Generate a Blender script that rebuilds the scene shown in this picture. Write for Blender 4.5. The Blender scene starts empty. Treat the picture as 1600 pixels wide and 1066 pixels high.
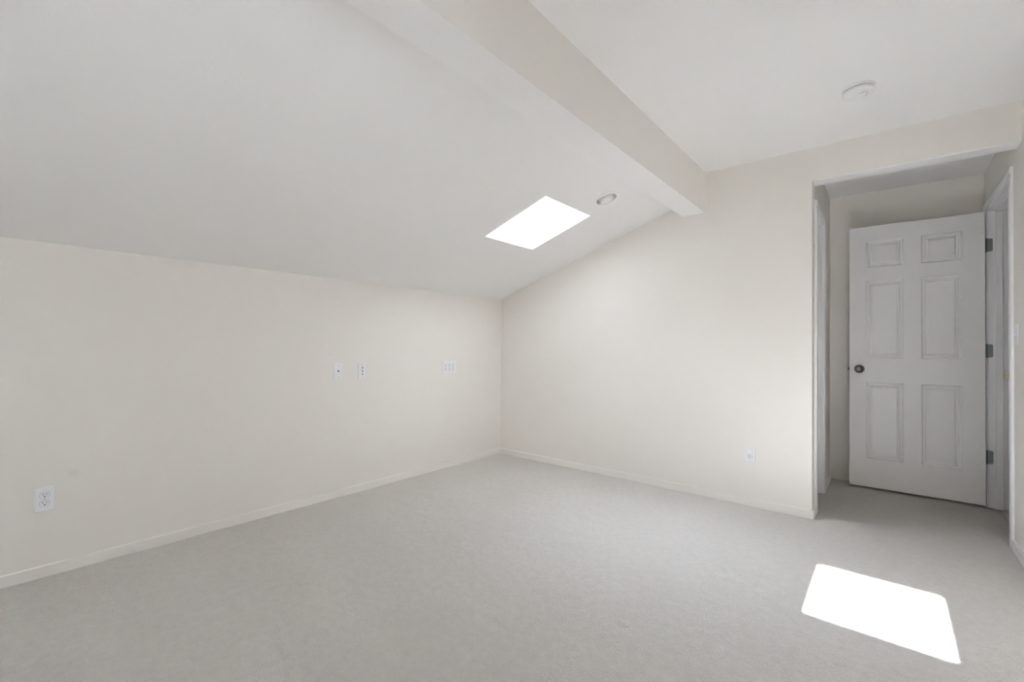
import bpy, bmesh, math, random
from mathutils import Vector, Matrix
random.seed(4)
S = bpy.context.scene
COL = S.collection
PI = math.pi

# ------------------------------------------------------------------ dimensions (metres)
XL, XR, XN = -3.097, 0.547, -0.379          # left wall, right wall, left side of the niche
D, DT, DH = 3.537, 0.12, 4.730              # back wall, its thickness, end wall of the niche
YR = -1.15                                  # rear wall (behind the camera)
ZL, ZC, ZH, ZN = 1.597, 2.441, 2.221, 2.405 # knee wall, flat ceiling, niche header, niche ceiling
XB0, XB1, ZB = -1.227, -1.055, 2.133        # ceiling beam
M_ = 0.3397                                 # pitch of the sloping ceiling
CAMH = 1.12

# ------------------------------------------------------------------ camera
cam_d = bpy.data.cameras.new('camera'); cam = bpy.data.objects.new('camera', cam_d); COL.objects.link(cam)
yaw, pit, rol = 0.6950, 0.0099, 0.0072
fw = Vector((-math.sin(yaw)*math.cos(pit), math.cos(yaw)*math.cos(pit), math.sin(pit)))
r0 = Vector((math.cos(yaw), math.sin(yaw), 0)); u0 = r0.cross(fw)
rr = r0*math.cos(rol) + u0*math.sin(rol); uu = -r0*math.sin(rol) + u0*math.cos(rol)
cam.matrix_world = Matrix(((rr.x, uu.x, -fw.x, 0), (rr.y, uu.y, -fw.y, 0), (rr.z, uu.z, -fw.z, CAMH), (0, 0, 0, 1)))
cam_d.sensor_width = 36; cam_d.sensor_fit = 'HORIZONTAL'; cam_d.lens = 703.26/1600*36
cam_d.clip_start = 0.02; cam_d.clip_end = 200
S.camera = cam

# ------------------------------------------------------------------ sky, sun, exposure
SUN = 158.0
SUN_DIR = Vector((0.894, -0.037, -1)).normalized()       # direction the sunlight travels
w = bpy.data.worlds.new('sky'); S.world = w; w.use_nodes = True
wn, wl = w.node_tree.nodes, w.node_tree.links
bg = wn['Background']
# hazy bright sky: even base light plus a soft aureole round the sun
tc = wn.new('ShaderNodeTexCoord'); dt = wn.new('ShaderNodeVectorMath'); dt.operation = 'DOT_PRODUCT'
wl.new(tc.outputs['Generated'], dt.inputs[0]); dt.inputs[1].default_value = -SUN_DIR
def mth(op, a, b):
    n = wn.new('ShaderNodeMath'); n.operation = op
    for k, v in enumerate((a, b)):
        if isinstance(v, (int, float)): n.inputs[k].default_value = v
        else: wl.new(v, n.inputs[k])
    return n.outputs[0]
dp = mth('MAXIMUM', dt.outputs['Value'], 0.0)
lum = mth('ADD', mth('ADD', 4.2, mth('MULTIPLY', mth('POWER', dp, 2.0), 19.0)), mth('MULTIPLY', mth('POWER', dp, 12.0), 56.0))
bg.inputs[0].default_value = (0.805, 0.895, 1.05, 1); wl.new(lum, bg.inputs[1])
sd = bpy.data.lights.new('sun', 'SUN'); sd.energy = SUN; sd.angle = math.radians(0.8); sd.color = (0.895, 0.945, 1.04)
sun = bpy.data.objects.new('sun', sd); COL.objects.link(sun); sun.location = (-6, 3, 8)
sun.rotation_euler = SUN_DIR.to_track_quat('-Z', 'Y').to_euler()
S.view_settings.view_transform = 'Standard'; S.view_settings.look = 'None'
S.view_settings.exposure = 0.13; S.view_settings.gamma = 1.0; S.view_settings.use_curve_mapping = False
S.cycles.max_bounces = 16; S.cycles.diffuse_bounces = 12; S.cycles.transparent_max_bounces = 12
S.cycles.sample_clamp_indirect = 0.0; S.cycles.caustics_reflective = False; S.cycles.caustics_refractive = False

def portal(name, loc, normal, sx, sy):
    d = bpy.data.lights.new(name, 'AREA'); d.shape = 'RECTANGLE'; d.size = sx; d.size_y = sy
    d.cycles.is_portal = True
    o = bpy.data.objects.new(name, d); COL.objects.link(o); o.location = loc
    z = -Vector(normal).normalized(); y = Vector((0, 1, 0)) if abs(z.y) < .9 else Vector((0, 0, 1))
    x = y.cross(z).normalized(); y = z.cross(x)  # local x is horizontal-ish, local y along world y
    o.rotation_euler = Matrix(((x.x, y.x, z.x), (x.y, y.y, z.y), (x.z, y.z, z.z))).to_euler()
    return o

# ------------------------------------------------------------------ materials
def mat(name, col, rough=.6, metal=0, bump=None, var=None, spots=None, coat=0, spec=.5, fine=None):
    m = bpy.data.materials.new(name); m.use_nodes = True
    nt = m.node_tree; N = nt.nodes; L = nt.links
    b = N['Principled BSDF']
    b.inputs['Base Color'].default_value = (*col, 1); b.inputs['Roughness'].default_value = rough
    b.inputs['Metallic'].default_value = metal; b.inputs['Coat Weight'].default_value = coat
    b.inputs['Specular IOR Level'].default_value = spec
    geo = N.new('ShaderNodeNewGeometry')
    out = None
    def mix(kind, a, bcol, fac):
        n = N.new('ShaderNodeMix'); n.data_type = 'RGBA'; n.blend_type = kind
        if isinstance(a, tuple): n.inputs[6].default_value = (*a, 1)
        else: L.new(a, n.inputs[6])
        if isinstance(bcol, tuple): n.inputs[7].default_value = (*bcol, 1)
        else: L.new(bcol, n.inputs[7])
        if isinstance(fac, float): n.inputs[0].default_value = fac
        else: L.new(fac, n.inputs[0])
        return n.outputs[2]
    if var:
        out = col
        for sc, amt, tint in var:
            n = N.new('ShaderNodeTexNoise'); n.inputs['Scale'].default_value = sc; n.inputs['Detail'].default_value = 4
            L.new(geo.outputs['Position'], n.inputs['Vector'])
            mr = N.new('ShaderNodeMapRange'); mr.inputs[1].default_value = .35; mr.inputs[2].default_value = .65
            mr.inputs[3].default_value = 0; mr.inputs[4].default_value = amt; L.new(n.outputs['Fac'], mr.inputs[0])
            out = mix('MIX', out, tint, mr.outputs[0])
    for (p, rad, amt, tint) in (spots or []):
        dn = N.new('ShaderNodeVectorMath'); dn.operation = 'DISTANCE'; L.new(geo.outputs['Position'], dn.inputs[0]); dn.inputs[1].default_value = p
        mr = N.new('ShaderNodeMapRange'); mr.interpolation_type = 'SMOOTHSTEP'
        mr.inputs[1].default_value = rad; mr.inputs[2].default_value = rad*.25
        mr.inputs[3].default_value = 0; mr.inputs[4].default_value = amt; L.new(dn.outputs['Value'], mr.inputs[0])
        out = mix('MIX', out if out is not None else col, tint, mr.outputs[0])
    if out is not None: L.new(out, b.inputs['Base Color'])
    if bump:
        prev = None
        for sc, st, dist in bump:
            n = N.new('ShaderNodeTexNoise'); n.inputs['Scale'].default_value = sc; n.inputs['Detail'].default_value = 3
            L.new(geo.outputs['Position'], n.inputs['Vector'])
            bp = N.new('ShaderNodeBump'); bp.inputs['Strength'].default_value = st; bp.inputs['Distance'].default_value = dist
            L.new(n.outputs['Fac'], bp.inputs['Height'])
            if prev is not None: L.new(prev, bp.inputs['Normal'])
            prev = bp.outputs['Normal']
        L.new(prev, b.inputs['Normal'])
    return m

CREAM = (0.81, 0.784, 0.742); WHITE = (0.815, 0.815, 0.812)
m_wall = mat('cream wall paint', CREAM, .55, bump=[(160, .12, .002)], spec=.3)
m_wall_l = mat('cream wall paint with small smudges', CREAM, .55, bump=[(160, .12, .002)], spec=.3, spots=[
    ((XL, .33, .475), .03, .13, (.42, .41, .39)), ((XL, 1.66, 1.045), .014, .18, (.5, .49, .47)),
    ((XL, 1.63, 1.10), .03, .08, (.9, .9, .9)), ((XL+.01, .285, .02), .006, .9, (.1, .1, .1))])
m_ceil = mat('white ceiling paint', WHITE, .7, bump=[(110, .16, .003), (9, .12, .012)], spec=.2,
             var=[(1.2, .06, (.70, .69, .68))])
m_shaft = mat('white skylight shaft paint', (.83, .83, .82), .6, spec=.2)
m_trim = mat('white semi gloss trim paint', (.84, .84, .85), .32, spec=.5)
m_base = mat('cream white baseboard paint', (.83, .805, .772), .35, spec=.4, bump=[(30, .08, .002)])
m_door = mat('white painted moulded door', (.84, .84, .84), .38, spec=.45, bump=[(260, .06, .001), (22, .05, .002)])
m_carpet = mat('beige cut pile carpet', (.80, .768, .725), 1.0, spec=.05, bump=[(300, 1.0, .008), (90, .5, .010), (9, .4, .02)],
               var=[(330, .35, (.62, .592, .55)), (130, .75, (.72, .69, .645)), (28, .45, (.86, .83, .79)), (3.0, .40, (.75, .717, .675)), (.9, .15, (.745, .712, .668))])
m_plastic = mat('white wall plate plastic', (.83, .84, .87), .3, spec=.5)
m_plastic2 = mat('off white detector plastic', (.80, .80, .80), .4, spec=.4)
m_socket = mat('white receptacle plastic', (.80, .81, .83), .35)
m_grey = mat('grey slotted plastic', (.45, .45, .45), .6)
m_dark = mat('dark hole', (.02, .02, .022), .7)
m_steel = mat('dull steel screw', (.6, .6, .6), .35, metal=1)
m_bronze = mat('dark antique pewter', (.12, .115, .10), .28, metal=1)
m_ring = mat('bright polished nickel', (.72, .70, .66), .2, metal=1)
m_hinge = mat('grey blue steel hinge', (.24, .29, .29), .45, metal=.6)
m_brass = mat('brushed brass strike', (.50, .42, .30), .35, metal=1)
m_lamp = mat('frosted lamp face', (.74, .74, .77), .35)
m_baffle = mat('white downlight baffle', (.78, .78, .77), .4)
m_vinyl = mat('white vinyl window frame', (.82, .82, .82), .35)
m_lawn = mat('outside ground', (.20, .20, .19), 1.0, var=[(1.5, .4, (.15, .15, .14))])
m_glass = bpy.data.materials.new('clear window glass'); m_glass.use_nodes = True
nt = m_glass.node_tree; nt.nodes.clear()
o_ = nt.nodes.new('ShaderNodeOutputMaterial'); mx = nt.nodes.new('ShaderNodeMixShader'); tr = nt.nodes.new('ShaderNodeBsdfTransparent')
gl = nt.nodes.new('ShaderNodeBsdfGlossy'); tr.inputs[0].default_value = (.95, .95, .955, 1); gl.inputs['Roughness'].default_value = .02
fr = nt.nodes.new('ShaderNodeFresnel'); fr.inputs[0].default_value = 1.45
nt.links.new(fr.outputs[0], mx.inputs[0]); nt.links.new(tr.outputs[0], mx.inputs[1]); nt.links.new(gl.outputs[0], mx.inputs[2]); nt.links.new(mx.outputs[0], o_.inputs[0])

# ------------------------------------------------------------------ mesh helpers
def obj(name, bm, m, parent=None, smooth=False, bevel=0, seg=2):
    bmesh.ops.recalc_face_normals(bm, faces=bm.faces[:])
    me = bpy.data.meshes.new(name); bm.to_mesh(me); bm.free()
    me.materials.append(m)
    o = bpy.data.objects.new(name, me); COL.objects.link(o)
    if smooth:
        for p in me.polygons: p.use_smooth = True
        try:
            me.set_sharp_from_angle(angle=math.radians(38))
        except Exception: pass
    if bevel:
        b = o.modifiers.new('bevel', 'BEVEL'); b.width = bevel; b.segments = seg; b.limit_method = 'ANGLE'; b.angle_limit = math.radians(35)
    if parent: o.parent = parent
    return o
def box(bm, x0, x1, y0, y1, z0, z1):
    v = [bm.verts.new((x, y, z)) for x in (x0, x1) for y in (y0, y1) for z in (z0, z1)]
    for f in ((0, 1, 3, 2), (4, 6, 7, 5), (0, 4, 5, 1), (2, 3, 7, 6), (0, 2, 6, 4), (1, 5, 7, 3)): bm.faces.new([v[i] for i in f])
    return v
def B(*a):
    bm = bmesh.new(); box(bm, *a); return bm
def slab(bm, us, vs, holes, f, w0, w1):
    """grid slab between w0 and w1 with rectangular holes (u0,u1,v0,v1); f maps (u,v,w) to a point"""
    us = sorted(set(us + [h[i] for h in holes for i in (0, 1)])); vs = sorted(set(vs + [h[i] for h in holes for i in (2, 3)]))
    vd = {}
    def V(i, j, k):
        if (i, j, k) not in vd: vd[i, j, k] = bm.verts.new(f(us[i], vs[j], (w0, w1)[k]))
        return vd[i, j, k]
    def solid(i, j):
        if not (0 <= i < len(us)-1 and 0 <= j < len(vs)-1): return False
        a, b = (us[i]+us[i+1])/2, (vs[j]+vs[j+1])/2
        return not any(h[0] < a < h[1] and h[2] < b < h[3] for h in holes)
    for i in range(len(us)-1):
        for j in range(len(vs)-1):
            if not solid(i, j): continue
            for k in (0, 1): bm.faces.new([V(i, j, k), V(i+1, j, k), V(i+1, j+1, k), V(i, j+1, k)])
            if not solid(i-1, j): bm.faces.new([V(i, j, 0), V(i, j+1, 0), V(i, j+1, 1), V(i, j, 1)])
            if not solid(i+1, j): bm.faces.new([V(i+1, j, 0), V(i+1, j+1, 0), V(i+1, j+1, 1), V(i+1, j, 1)])
            if not solid(i, j-1): bm.faces.new([V(i, j, 0), V(i+1, j, 0), V(i+1, j, 1), V(i, j, 1)])
            if not solid(i, j+1): bm.faces.new([V(i, j+1, 0), V(i+1, j+1, 0), V(i+1, j+1, 1), V(i, j+1, 1)])
def lathe(bm, prof, n=32, axis='Z', c=(0, 0, 0), cap=True):
    """prof: list of (radius, height); axis: direction of height"""
    def P(r, h, t):
        a, b = r*math.cos(t), r*math.sin(t)
        p = {'Z': (a, b, h), 'Y': (a, h, b), 'X': (h, a, b)}[axis]
        return (p[0]+c[0], p[1]+c[1], p[2]+c[2])
    rings = []
    for r, h in prof:
        if r < 1e-6: rings.append([bm.verts.new(P(0, h, 0))])
        else: rings.append([bm.verts.new(P(r, h, 2*PI*i/n)) for i in range(n)])
    for a, b in zip(rings[:-1], rings[1:]):
        for i in range(n):
            j = (i+1) % n
            if len(a) == 1 and len(b) == 1: continue
            if len(a) == 1: bm.faces.new([a[0], b[i], b[j]])
            elif len(b) == 1: bm.faces.new([a[i], a[j], b[0]])
            else: bm.faces.new([a[i], a[j], b[j], b[i]])
    if cap:
        for rg in (rings[0], rings[-1]):
            if len(rg) > 1: bm.faces.new(rg)
def prism(bm, pts, w0, w1, f):
    a = [bm.verts.new(f(u, v, w0)) for u, v in pts]; b = [bm.verts.new(f(u, v, w1)) for u, v in pts]
    bm.faces.new(a); bm.faces.new(b[::-1])
    for i in range(len(pts)):
        j = (i+1) % len(pts); bm.faces.new([a[i], a[j], b[j], b[i]])
def empty(name, loc, rz=0):
    o = bpy.data.objects.new(name, None); COL.objects.link(o); o.location = loc; o.rotation_euler = (0, 0, rz); o.empty_display_size = .05
    return o
def struct(o, label=None):
    o['kind'] = 'structure'
    if label: o['label'] = label
    return o
def thing(name, label, cat, loc, rz=0):
    o = empty(name, loc, rz); o['label'] = label; o['category'] = cat
    return o

# ------------------------------------------------------------------ floor: carpet with a softly uneven edge
bm = bmesh.new()
from mathutils import noise
nx, ny = 110, 170
x0, x1, y0, y1 = XL-.02, XR+.02, YR-.02, DH+.02
g = []
for j in range(ny+1):
    row = []
    for i in range(nx+1):
        x = x0+(x1-x0)*i/nx; y = y0+(y1-y0)*j/ny
        e = min(abs(x-XL), abs(y-D) if x < XN+.02 else 9)
        a = .004 if e < .06 else .0012
        z = a*noise.noise(Vector((x*5, y*5, 0))) + .0008*noise.noise(Vector((x*1.5, y*1.5, 3)))
        row.append(bm.verts.new((x, y, z)))
    g.append(row)
for j in range(ny):
    for i in range(nx): bm.faces.new([g[j][i], g[j][i+1], g[j+1][i+1], g[j+1][i]])
floor = struct(obj('floor', bm, m_carpet, smooth=True), 'beige cut pile carpet covering the whole floor')
bm = B(XL-.1, XR+.1, YR-.1, DH+.1, -.12, -.012); obj('subfloor', bm, m_carpet, floor)
bm = bmesh.new(); lathe(bm, [(0, .0055), (.012, .005), (.024, .0035), (.031, -.003)], 28, c=(-.817, 1.698, 0), cap=False)
o = obj('carpet_bump', bm, m_carpet, floor, smooth=True); o['label'] = 'small round bump pressed into the carpet pile'

# ------------------------------------------------------------------ walls
XZ = lambda dy: (lambda u, v, w_: (u, dy+w_, v))
bm = bmesh.new()
prism(bm, [(XL-.1, -.1), (XN, -.1), (XN, ZH), (XR+.05, ZH), (XR+.05, ZC+.05), (XB0+.03, ZC+.05), (XB0+.03, ZL+M_*(XB0+.03-XL)+.04), (XL-.1, ZL+.0)],
      0, DT, XZ(D))
struct(obj('wall_back', bm, m_wall, bevel=.005, seg=3), 'cream painted back wall with the hallway opening at its right end')
struct(obj('wall_left', B(XL-.12, XL, YR-.1, D+DT, -.1, ZL+.04), m_wall_l), 'long low cream knee wall on the left under the sloping ceiling')
# right wall with the doorway of the niche and a window beside the camera
WY0, WY1, WZ0, WZ1 = -.80, -.02, .95, 1.95
DY0, DY1, DZ = 3.813, 4.600, 2.093        # clear opening
J = .018
bm = bmesh.new()
slab(bm, [YR-.1, DH+.1], [-.1, ZC+.05], [(DY0-J, DY1+J, -.2, DZ+J), (WY0, WY1, WZ0, WZ1)], lambda u, v, w_: (w_, u, v), XR, XR+.115)
struct(obj('wall_right', bm, m_wall), 'cream right wall running on into the hallway with a doorway')
# niche: left side wall with a doorway, end wall, ceiling
LY0, LY1, LZ = 3.725, 4.165, 2.065
LY1 = 4.19
bm = bmesh.new()
slab(bm, [D+DT, DH+.1], [-.1, ZN+.05], [(LY0-J, LY1+J, -.2, LZ+J)], lambda u, v, w_: (w_, u, v), XN-.115, XN)
struct(obj('wall_hall_left', bm, m_wall), 'narrow left side wall of the hallway with a cased doorway')
struct(obj('wall_hall_end', B(XN-.1, XR+.1, DH, DH+.1, -.1, ZN+.05), m_wall), 'cream end wall of the hallway behind the open door')
struct(obj('ceiling_hall', B(XN-.1, XR+.05, D+DT-.02, DH+.05, ZN, ZN+.08), m_ceil), 'white ceiling of the small hallway')
# header soffit: thin white corner strip under the header
struct(obj('trim_1', B(XN+.001, XR-.001, D+.003, D+DT, ZH-.004, ZH+.001), m_trim), 'white soffit strip under the header of the hallway opening')

# rear wall, and the window in the right wall (both beside or behind the camera)
struct(obj('wall_rear', B(XL-.1, XR+.1, YR-.12, YR, -.1, ZC+.05), m_wall), 'plain cream rear wall')
def window(name, loc, label, f, a0, a1, b0, b1, n=2):
    r = struct(empty(name, loc), label)
    fr_ = bmesh.new(); t = .045
    slab(fr_, [a0, a1], [b0, b1], [(a0+t+(a1-a0-t)/n*i, a0+(a1-a0-t)/n*(i+1), b0+t, b1-t) for i in range(n)], f, 0, .06)
    o = obj('window_frame', fr_, m_vinyl, r, bevel=.003)
    for i in range(n):
        q = bmesh.new(); u_0 = a0+t+(a1-a0-t)/n*i; u_1 = a0+(a1-a0-t)/n*(i+1)
        slab(q, [u_0, u_1], [b0+t, b1-t], [], f, .028, .032)
        obj('pane', q, m_glass, r)
    for c in r.children: c.location = -Vector(loc)
    return r
window('window_2', (XR+.08, (WY0+WY1)/2, WZ0), 'wide white framed window in the right wall beside the camera', lambda u, v, w_: (XR+.045+w_, u, v), WY0, WY1, WZ0, WZ1, 2)

# ------------------------------------------------------------------ ceilings
ct, st_ = 1/math.hypot(1, M_), M_/math.hypot(1, M_)
def SL(u, v, w_):  # slope coordinates: u up the slope from the knee wall, v along the wall, w normal (outwards)
    return (XL+u*ct-w_*st_, v, ZL+u*st_+w_*ct)
toU = lambda x: (x-XL)/ct
SU0, SU1, SV0, SV1 = toU(-2.209), toU(-1.681), 2.343, 2.900; QV0, QV1 = -.95, -.63      # skylight opening
RU, RV, RH = toU(-1.498), 2.81, .105                              # recessed light, half of its square patch
TH = .42
bm = bmesh.new()
slab(bm, [-.15, toU(-1.12)], [YR-.1, D+DT], [(SU0, SU1, SV0, SV1), (SU0, SU1, QV0, QV1), (RU-RH, RU+RH, RV-RH, RV+RH)], SL, 0, .03)
# square patch round the recessed light with a round hole
n = 48; R0 = .074
ring_in = [bm.verts.new(SL(RU+R0*math.cos(2*PI*i/n), RV+R0*math.sin(2*PI*i/n), 0)) for i in range(n)]
ring_out = []
for i in range(n):
    c, s = math.cos(2*PI*i/n), math.sin(2*PI*i/n); k = RH/max(abs(c), abs(s))
    ring_out.append(bm.verts.new(SL(RU+k*c, RV+k*s, 0)))
for i in range(n): bm.faces.new([ring_in[i], ring_in[(i+1) % n], ring_out[(i+1) % n], ring_out[i]])
slope = struct(obj('ceiling_slope', bm, m_ceil), 'white sloping ceiling with skylight rising from the left wall')
bm = bmesh.new()   # roof build-up, its hole is the skylight shaft
slab(bm, [-.15, toU(-1.12)], [YR-.1, D+DT], [(SU0, SU1, SV0, SV1), (SU0, SU1, QV0, QV1), (RU-RH, RU+RH, RV-RH, RV+RH)], SL, .031, .34)
slab(bm, [-.15, toU(-1.12)], [YR-.1, D+DT], [(SU0, SU1, SV0, SV1), (SU0, SU1, QV0, QV1)], SL, .341, TH)
obj('skylight_shaft', bm, m_shaft, slope)
struct(obj('ceiling', B(XB0+.05, XR+.1, YR-.1, D+DT, ZC, ZC+.1), m_ceil), 'flat white ceiling on the right of the beam')
# beam: cream box with a white underside
bm = bmesh.new(); box(bm, XB0, XB1, YR-.05, D+.02, ZB+.0015, ZC+.03)
beam = struct(obj('ceiling_beam', bm, m_wall), 'boxed cream ceiling beam between slope and flat ceiling')
o = obj('beam_underside', B(XB0, XB1, YR-.05, D+.02, ZB, ZB+.0015), m_ceil, beam); o['label'] = 'white underside'
# skylight windows on top of the shafts (the second one is behind the camera)
def skylight(name, V0, V1, label):
    r = struct(empty(name, SL((SU0+SU1)/2, (V0+V1)/2, TH)), label)
    bm = bmesh.new(); e = .05
    slab(bm, [SU0-e, SU1+e], [V0-e, V1+e], [(SU0, SU1, V0, V1)], SL, TH, TH+.07)
    o = obj('window_frame', bm, m_vinyl, r, bevel=.003); o.location = -r.location
    bm = bmesh.new(); slab(bm, [SU0-.01, SU1+.01], [V0-.01, V1+.01], [], SL, TH+.071, TH+.077)
    o = obj('pane', bm, m_glass, r); o.location = -r.location
    portal('skylight_portal', SL((SU0+SU1)/2, (V0+V1)/2, TH+.09), (st_, 0, -ct), SU1-SU0, V1-V0)
skylight('window_1', SV0, SV1, 'bright square skylight shaft opening in the sloping ceiling')
skylight('window_3', QV0, QV1, 'second square skylight in the sloping ceiling behind the camera')
portal('window_portal', (XR+.12, (WY0+WY1)/2, (WZ0+WZ1)/2), (-1, 0, 0), WZ1-WZ0, WY1-WY0)

# ------------------------------------------------------------------ rooms beyond the two doorways
def side_room(name, x0, x1, y0, y1, open_side, label, win=None):
    r = struct(empty(name, ((x0+x1)/2, (y0+y1)/2, 0)), label)
    H = 2.42; t = .06; L_ = -r.location
    def put(n, bm, m): o = obj(n, bm, m, r); o.location = L_
    put('side_floor', B(x0-t, x1+t, y0-t, y1+t, -.06, -.002), m_carpet)
    put('side_ceiling', B(x0-t, x1+t, y0-t, y1+t, H, H+t), m_ceil)
    bm = bmesh.new()
    if open_side != 'x0': box(bm, x0-t, x0, y0-t, y1+t, 0, H)
    if open_side != 'x1': box(bm, x1, x1+t, y0-t, y1+t, 0, H)
    if win == 'y0':
        slab(bm, [x0, x1], [0, H], [(x0+.35, x1-.35, 1.0, 2.0)], lambda u, v, w_: (u, w_, v), y0-t, y0)
    else: box(bm, x0, x1, y0-t, y0, 0, H)
    box(bm, x0, x1, y1, y1+t, 0, H)
    put('side_wall', bm, m_wall)
    return r
side_room('wall_side_room_right', XR+.115, XR+2.0, 3.3, DH+.05, 'x0', 'plain side room beyond the right doorway')
side_room('wall_side_room_left', XN-1.6, XN-.115, D+DT+.04, DH+.05, 'x1', 'plain side room beyond the left doorway')
struct(obj('ground', B(-60, 60, -60, 60, -3.4, -3.2), m_lawn), 'ground outside below the window')

# ------------------------------------------------------------------ baseboards
def baseboard(name, x0, x1, y0, y1, label, h=.054):
    return struct(obj(name, B(x0, x1, y0, y1, -.02, h), m_base, bevel=.003), label)
T = .011
baseboard('baseboard_left', XL-.01, XL+T, YR, D, 'low painted baseboard along the left wall')
baseboard('baseboard_back', XL+T, XN+T, D-T, D+.01, 'low painted baseboard along the back wall')
baseboard('baseboard_corner', XN-.01, XN+T, D+.01, LY0-.065, 'short baseboard return at the end of the back wall')
baseboard('baseboard_right', XR-T, XR+.01, YR, 3.742, 'low baseboard along the right wall')
baseboard('baseboard_hall_left', XN-.01, XN+T, LY1+.065, DH-T, 'short baseboard beside the left hallway doorway')
baseboard('baseboard_rear', XL+T, XR-T, YR-.01, YR+T, 'low baseboard along the rear wall')

# ------------------------------------------------------------------ door frames
def casing_profile(bm, axis, a0, a1, b0, b1, side, xw):
    """moulded casing board on a wall x = xw, proud towards `side`; vertical (axis z) or head (axis y)"""
    pts = [(0, 0), (0, .009), (.012, .011), (.020, .015), (.046, .015), (.057, .012), (.057, 0)]
    if axis == 'z':  # a0 = inner y edge, a1 = +1/-1 outward direction ; b0..b1 = z
        prism(bm, pts, b0, b1, lambda u, v, w_: (xw+side*v, a0+a1*u, w_))
    else:            # a0 = inner z edge ; b0..b1 = y
        prism(bm, pts, b0, b1, lambda u, v, w_: (xw+side*v, w_, a0+u))
def door_frame(name, xw, side, y0, y1, zt, depth, label, stop_x):
    r = struct(empty(name, (xw, (y0+y1)/2, 0)), label); L_ = -r.location
    def put(n, bm, m=m_trim, bevel=.0015): o = obj(n, bm, m, r, bevel=bevel); o.location = L_; return o
    rv = .005
    bm = bmesh.new(); casing_profile(bm, 'z', y0-rv, -1, 0, zt+rv, side, xw); put('casing', bm, bevel=0)
    bm = bmesh.new(); casing_profile(bm, 'z', y1+rv, 1, 0, zt+rv, side, xw); put('casing', bm, bevel=0)
    bm = bmesh.new(); casing_profile(bm, 'y', zt+rv, 0, y0-rv-.057, y1+rv+.057, side, xw); put('casing', bm, bevel=0)
    xa, xb = sorted((xw, xw-side*depth))
    put('jamb', B(xa, xb, y0-J, y0, 0, zt)); put('jamb', B(xa, xb, y1, y1+J, 0, zt)); put('jamb', B(xa, xb, y0-J, y1+J, zt, zt+J))
    sa, sb = sorted((xw-side*stop_x[0], xw-side*stop_x[1])); s = .011
    put('door_stop', B(sa, sb, y0, y0+s, 0, zt-s)); put('door_stop', B(sa, sb, y1-s, y1, 0, zt-s)); put('door_stop', B(sa, sb, y0, y1, zt-s, zt))
    return r
fr_r = door_frame('trim_2', XR, -1, DY0, DY1, DZ, .115, 'white door frame in the right wall that the six panel door hangs from', (.037, .072))
fr_l = door_frame('trim_3', XN, 1, LY0, LY1, LZ, .115, 'white cased doorway in the left side wall of the hallway', (.045, .08))
bm = bmesh.new(); box(bm, XR-.004, XR+.040, DY0-.001, DY0+.0016, .935, .995)
prism(bm, [(XR+.002, DY0+.0002), (XR+.002, DY0+.002), (XR-.010, DY0+.004), (XR-.024, DY0+.009), (XR-.0245, DY0+.0075), (XR-.011, DY0+.002)], .944, .989, lambda u, v, w_: (u, v, w_))
o = obj('strike_plate', bm, m_brass, fr_r, smooth=True); o.location = -fr_r.location; o['label'] = 'brass strike plate on the near jamb'

# ------------------------------------------------------------------ six-panel door standing open
X0, X1, YF, YB, Z0, Z1 = -.235, .530, 4.560, 4.595, .020, 2.086
panels = [(-.131, .095, 1.760, 1.968), (.197, .414, 1.760, 1.968),
          (-.131, .095, 1.039, 1.652), (.197, .414, 1.039, 1.652),
          (-.131, .095, .245, .851), (.197, .414, .245, .851)]
door = struct(empty('door_1', (X1+.008, DY1, 0)), 'white six panel door standing open in the hallway'); DL = -door.location
def dput(n, bm, m=m_door, parent=door, **k):
    o = obj(n, bm, m, parent, **k)
    if parent is door: o.location = DL
    return o
bm = bmesh.new()
slab(bm, [X0, X1], [Z0, Z1], panels, lambda u, v, w_: (u, w_, v), YF, YF+.012)
dput('door_slab', bm, bevel=.0012)
dput('door_core', B(X0+.0005, X1-.0005, YF+.0125, YB, Z0+.0005, Z1-.0005), bevel=.001)
prof = [(0, .0), (.003, .0015), (.007, .0065), (.013, .0085), (.017, .0085), (.020, .0060), (.024, .0085), (.028, .0088), (.041, .0022), (.043, .0020)]
for (a, b_, c, d_) in panels:
    bm = bmesh.new(); rings = []
    for i_, dp in prof:
        dp *= 1.3
        rings.append([bm.verts.new(p) for p in ((a+i_, YF+dp, c+i_), (b_-i_, YF+dp, c+i_), (b_-i_, YF+dp, d_-i_), (a+i_, YF+dp, d_-i_))])
    for p, q in zip(rings[:-1], rings[1:]):
        for i in range(4): bm.faces.new([p[i], p[(i+1) % 4], q[(i+1) % 4], q[i]])
    bm.faces.new(rings[-1])
    dput('panel', bm)
# knob
KX, KZ = -.172, .952
bm = bmesh.new(); lathe(bm, [(0, 0), (.033, 0), (.033, -.004), (.029, -.009), (.014, -.011), (.011, -.014), (.011, -.028), (.020, -.034), (.0268, -.044), (.0275, -.052), (.0245, -.060), (.018, -.0635), (.012, -.062), (.010, -.058), (0, -.057)], 40, 'Y', c=(KX, YF, KZ), cap=False)
kn = dput('door_knob', bm, m_bronze, smooth=True); kn['label'] = 'dark round knob'
bm = bmesh.new(); lathe(bm, [(.0095, -.0585), (.0095, -.0645), (.0125, -.0655), (.0125, -.0615)], 28, 'Y', c=(KX, YF, KZ), cap=False)
o = dput('lock_ring', bm, m_ring, kn, smooth=True); o['label'] = 'bright ring round the lock hole'
bm = bmesh.new(); lathe(bm, [(0, -.060), (.0045, -.060), (.0045, -.0555)], 20, 'Y', c=(KX, YF, KZ), cap=False); dput('lock_button', bm, m_ring, kn, smooth=True)
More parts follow.
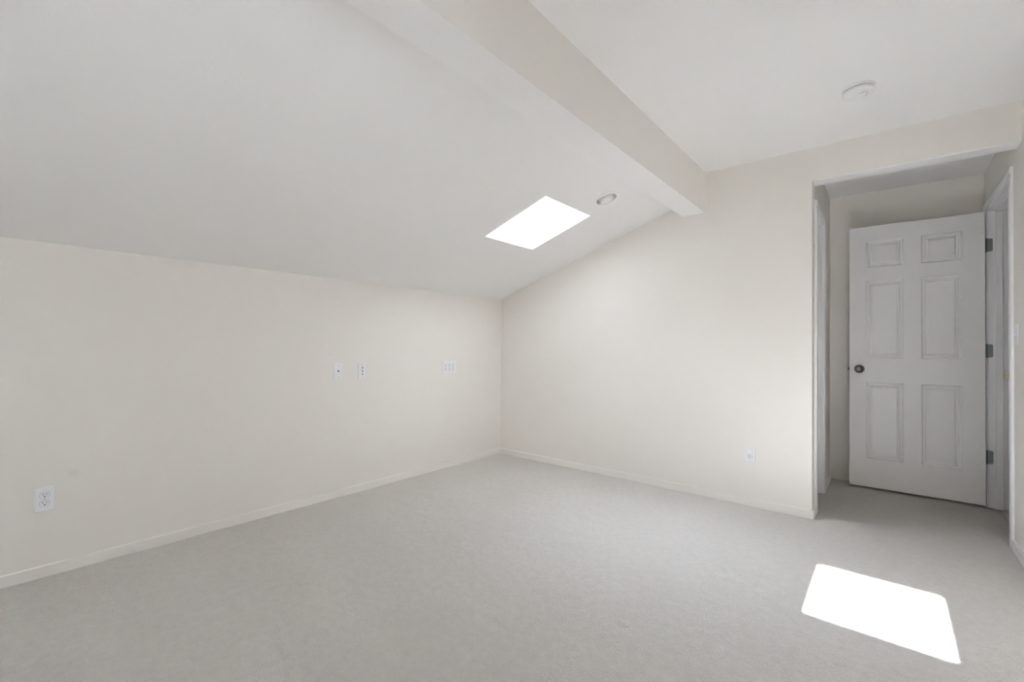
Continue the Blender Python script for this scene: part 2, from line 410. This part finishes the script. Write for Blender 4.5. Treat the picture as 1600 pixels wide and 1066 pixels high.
bm = bmesh.new(); lathe(bm, [(0, .0), (.030, 0), (.028, .008), (.012, .010), (.011, .026), (.022, .034), (.027, .046), (.024, .056), (0, .058)], 32, 'Y', c=(KX, YB, KZ), cap=False)
dput('door_knob', bm, m_bronze, smooth=True)
bm = bmesh.new(); prism(bm, [(0, .006), (-.011, .006), (-.0115, .012), (0, .024)], KZ-.008, KZ+.008, lambda u, v, w_: (X0+u, YF+v, w_))
o = dput('latch_bolt', bm, m_bronze)
dput('latch_plate', B(X0-.0012, X0, YF+.005, YF+.030, KZ-.028, KZ+.028), m_bronze)
for zc in (1.855, 1.106, .356):
    bm = bmesh.new()
    pts = []
    hh = .046; rc = .010
    for (cx, cz, a0) in ((.572-rc, hh-rc, 0), (.540, hh, None), (.540, -hh, None), (.572-rc, -hh+rc, -90)):
        if a0 is None: pts.append((cx, cz))
        else: pts += [(cx+rc*math.cos(math.radians(a0+t)), cz+rc*math.sin(math.radians(a0+t))) for t in (0, 22.5, 45, 67.5, 90)]
    prism(bm, pts, DY1-.0022, DY1-.0002, lambda u, v, w_: (u, w_, zc+v))
    h = dput('hinge', bm, m_hinge); h['label'] = 'dark steel hinge'
    bm = bmesh.new()
    for k in range(5):
        z_ = zc-hh+k*hh*2/5; lathe(bm, [(.0058, z_+.0004), (.0058, z_+hh*2/5-.0004)], 16, 'Z', c=(X1+.0085, DY1-.005, 0))
    lathe(bm, [(.0045, zc-hh-.003), (.0045, zc+hh+.003)], 12, 'Z', c=(X1+.0085, DY1-.005, 0))
    dput('hinge_pin', bm, m_hinge, h, smooth=True)
    bm = bmesh.new()
    for sx, sz in ((.556, .030), (.562, 0), (.556, -.030)):
        lathe(bm, [(0, DY1-.0034), (.0035, DY1-.003), (.004, DY1-.0021)], 12, 'Y', c=(sx, 0, zc+sz), cap=False)
    dput('screws', bm, m_hinge, h, smooth=True)['kind'] = 'stuff'
    bm = B(X1+.0002, X1+.0022, YF+.004, YB-.002, zc-hh, zc+hh); dput('hinge_leaf', bm, m_hinge, h)

# ------------------------------------------------------------------ wall plates (local: x right, z up, -y out of the wall)
def plate(bm, w_, h_, t=.0055, c=.004):
    for (a, y) in ((0, 0),): pass
    r0_ = [(-w_/2, -h_/2), (w_/2, -h_/2), (w_/2, h_/2), (-w_/2, h_/2)]
    lv = [(0, 0.0), (0, -t*.45), (c*.35, -t*.85), (c, -t)]
    rs = []
    for i_, y in lv: rs.append([bm.verts.new((x-math.copysign(i_, x), y, z-math.copysign(i_, z))) for x, z in r0_])
    for p, q in zip(rs[:-1], rs[1:]):
        for i in range(4): bm.faces.new([p[i], p[(i+1) % 4], q[(i+1) % 4], q[i]])
    bm.faces.new(rs[-1]); bm.faces.new(rs[0])
TP = .0055
def rec_outline(r=.0172, hz=.0142, n=10):
    a = math.asin(hz/r); pts = []
    for k in range(n+1): t = -a+2*a*k/n; pts.append((r*math.cos(t), r*math.sin(t)))
    for k in range(n+1): t = PI-a+2*a*k/n; pts.append((r*math.cos(t), r*math.sin(t)))
    return pts
def duplex(t, cx=0, cover=False):
    for s in (1, -1):
        zc = s*.0195
        bm = bmesh.new(); prism(bm, [(x*1.07, z*1.07) for x, z in rec_outline()], -TP-.0002, -TP-.0005, lambda u, v, w_: (cx+u, w_, zc+v))
        rim = obj('receptacle_rim', bm, m_grey, t)
        bm = bmesh.new(); prism(bm, rec_outline(), -TP-.0004, -TP-.0022, lambda u, v, w_: (cx+u, w_, zc+v))
        f = obj('receptacle', bm, m_socket, t)
        if cover and s == 1:
            bm = bmesh.new(); lathe(bm, [(.0185, -TP-.001), (.0185, -TP-.004), (.016, -TP-.0065), (0, -TP-.0072)], 28, 'Y', c=(cx, 0, zc), cap=False)
            obj('socket_cover', bm, m_plastic, t, smooth=True)['label'] = 'round plastic safety cap in the upper socket'
            continue
        y_ = -TP-.0022
        bm = bmesh.new()
        box(bm, cx-.0073, cx-.0052, y_-.0003, y_, zc+.0005, zc+.0088); box(bm, cx+.0052, cx+.0070, y_-.0003, y_, zc+.0015, zc+.0082)
        lathe(bm, [(0, y_-.0003), (.0027, y_-.0003), (.0027, y_)], 14, 'Y', c=(cx, 0, zc-.0062), cap=False)
        obj('slots', bm, m_dark, f)
    bm = bmesh.new(); lathe(bm, [(0, -TP-.0012), (.0022, -TP-.001), (.003, -TP)], 14, 'Y', c=(cx, 0, 0), cap=False)
    obj('screw', bm, m_steel, t, smooth=True)
def screws(t, zs, cx=0, m=m_plastic):
    for z in zs:
        bm = bmesh.new(); lathe(bm, [(0, -TP-.0012), (.0024, -TP-.001), (.0032, -TP)], 14, 'Y', c=(cx, 0, z), cap=False)
        obj('screw', bm, m, t, smooth=True)
def jack(t, z, r, m_out, deep=.004, rh=None):
    bm = bmesh.new(); lathe(bm, [(r, -TP), (r, -TP-deep), (r*.72, -TP-deep), (r*.66, -TP-deep+.001), (0, -TP-deep+.0012)], 22, 'Y', c=(0, 0, z), cap=False)
    o = obj('jack', bm, m_out, t, smooth=True)
    bm = bmesh.new(); lathe(bm, [(0, -TP-deep-.0002), (rh or r*.62, -TP-deep-.0002), (rh or r*.62, -TP-deep+.001)], 18, 'Y', c=(0, 0, z), cap=False)
    obj('jack_hole', bm, m_dark, o)

R90 = PI/2
t = thing('electrical_outlet', 'white duplex outlet low on the left wall, nearest the camera', 'outlet', (XL, .231, .3695), R90)
bm = bmesh.new(); plate(bm, .071, .115); obj('cover_plate', bm, m_plastic, t); duplex(t)
t = thing('electrical_outlet', 'white duplex outlet low on the back wall, left of the hallway opening', 'outlet', (-.748, D, .3645))
bm = bmesh.new(); plate(bm, .070, .114); obj('cover_plate', bm, m_plastic, t); duplex(t, cover=True)
t = thing('cable_plate', 'white wall plate with one dark coaxial jack, left of two small plates', 'wall plate', (XL, 1.721, .923), R90)
bm = bmesh.new(); plate(bm, .070, .116); obj('cover_plate', bm, m_plastic, t); screws(t, (.042, -.042), m=m_grey); jack(t, 0, .0052, m_dark, .006, .003)
t = thing('audio_plate', 'white wall plate with three dark jacks in a vertical row', 'wall plate', (XL, 1.919, .9165), R90)
bm = bmesh.new(); plate(bm, .067, .118); obj('cover_plate', bm, m_plastic, t); screws(t, (.045, -.045), m=m_grey)
for z in (.024, 0, -.024): jack(t, z, .0052, m_grey, .003, .0042)
t = thing('triple_outlet', 'wide white three gang outlet plate on the left wall near the corner', 'outlet', (XL, 2.814, .9165), R90)
bm = bmesh.new(); plate(bm, .163, .116); obj('cover_plate', bm, m_plastic, t)
for cx in (-.046, 0, .046): duplex(t, cx)
t = thing('light_switch', 'white toggle light switch on the right wall beside the door casing', 'switch', (XR, 3.668, 1.198), -R90)
bm = bmesh.new(); plate(bm, .071, .116); obj('cover_plate', bm, m_plastic, t)
bm = bmesh.new(); prism(bm, [(-.006, -TP), (.006, -TP), (.0115, -TP-.019), (.0055, -TP-.0205)], -.0045, .0045, lambda u, v, w_: (w_, v, u))
obj('toggle', bm, m_plastic, t, bevel=.0008)
screws(t, (.030, -.030))

# ------------------------------------------------------------------ smoke detector on the flat ceiling
t = thing('smoke_detector', 'round white smoke detector on the flat ceiling', 'smoke detector', (-.110, 2.871, ZC))
bm = bmesh.new(); lathe(bm, [(0, 0), (.067, 0), (.068, -.004), (.066, -.009), (.058, -.010)], 56, cap=False); obj('mounting_base', bm, m_plastic2, t, smooth=True)
bm = bmesh.new(); lathe(bm, [(.056, -.0095), (.056, -.0155)], 48, cap=False); obj('vent_gap', bm, m_grey, t, smooth=True)
bm = bmesh.new(); lathe(bm, [(.050, -.0125), (.063, -.0135), (.0645, -.017), (.063, -.029), (.058, -.034), (.050, -.0355), (.046, -.0345), (.0435, -.0355), (.020, -.0375), (0, -.038)], 56, cap=False)
h = obj('housing', bm, m_plastic2, t, smooth=True)
bm = bmesh.new(); lathe(bm, [(.011, -.0372), (.011, -.0395), (.009, -.0402), (0, -.0404)], 24, c=(.012, -.014, 0), cap=False); obj('test_button', bm, m_plastic2, h, smooth=True)
bm = bmesh.new()
for k in range(5):
    a = -.9+.42*k; cx, cy = .034*math.cos(a), .034*math.sin(a)
    box(bm, cx-.006, cx+.006, cy-.0012, cy+.0012, -.0374, -.0362)
obj('sounder_slots', bm, m_grey, h)

# ------------------------------------------------------------------ recessed eyeball light in the slope
t = empty('recessed_light', SL(RU, RV, 0)); t['label'] = 'round recessed eyeball downlight in the sloping ceiling beside the skylight'; t['category'] = 'ceiling light'
t.rotation_euler = (0, -math.atan(M_), 0)     # local z = outward normal of the ceiling, so -z points into the room
bm = bmesh.new(); lathe(bm, [(.0925, .0005), (.0925, -.002), (.090, -.0045), (.080, -.005), (.073, -.0035), (.070, .0)], 64, cap=False); obj('trim_ring', bm, m_trim, t, smooth=True)
bm = bmesh.new(); lathe(bm, [(.070, -.0005), (.069, .012), (.067, .05), (.066, .11), (0, .11)], 48, cap=False); obj('baffle', bm, m_baffle, t, smooth=True)
bm = bmesh.new(); lathe(bm, [(.0505, -.002), (.0535, -.006), (.0565, -.004), (.061, .010), (.064, .035)], 56, cap=False)
lathe(bm, [(.0505, -.002), (.0500, .008)], 56, cap=False)
bmesh.ops.rotate(bm, cent=(0, 0, .02), matrix=Matrix.Rotation(math.radians(-5), 3, 'Y'), verts=bm.verts[:])
bmesh.ops.scale(bm, vec=(.93, .93, 1), verts=bm.verts[:]); bmesh.ops.translate(bm, vec=(0, .004, -.006), verts=bm.verts[:])
eb = obj('eyeball', bm, m_baffle, t, smooth=True)
bm = bmesh.new(); lathe(bm, [(.0485, .012), (.0485, .003), (.046, .0005), (.030, -.0012), (0, -.002)], 48, cap=False)
bmesh.ops.rotate(bm, cent=(0, 0, .02), matrix=Matrix.Rotation(math.radians(-5), 3, 'Y'), verts=bm.verts[:])
bmesh.ops.scale(bm, vec=(.93, .93, 1), verts=bm.verts[:]); bmesh.ops.translate(bm, vec=(0, .004, -.006), verts=bm.verts[:])
obj('lamp_face', bm, m_lamp, eb, smooth=True)
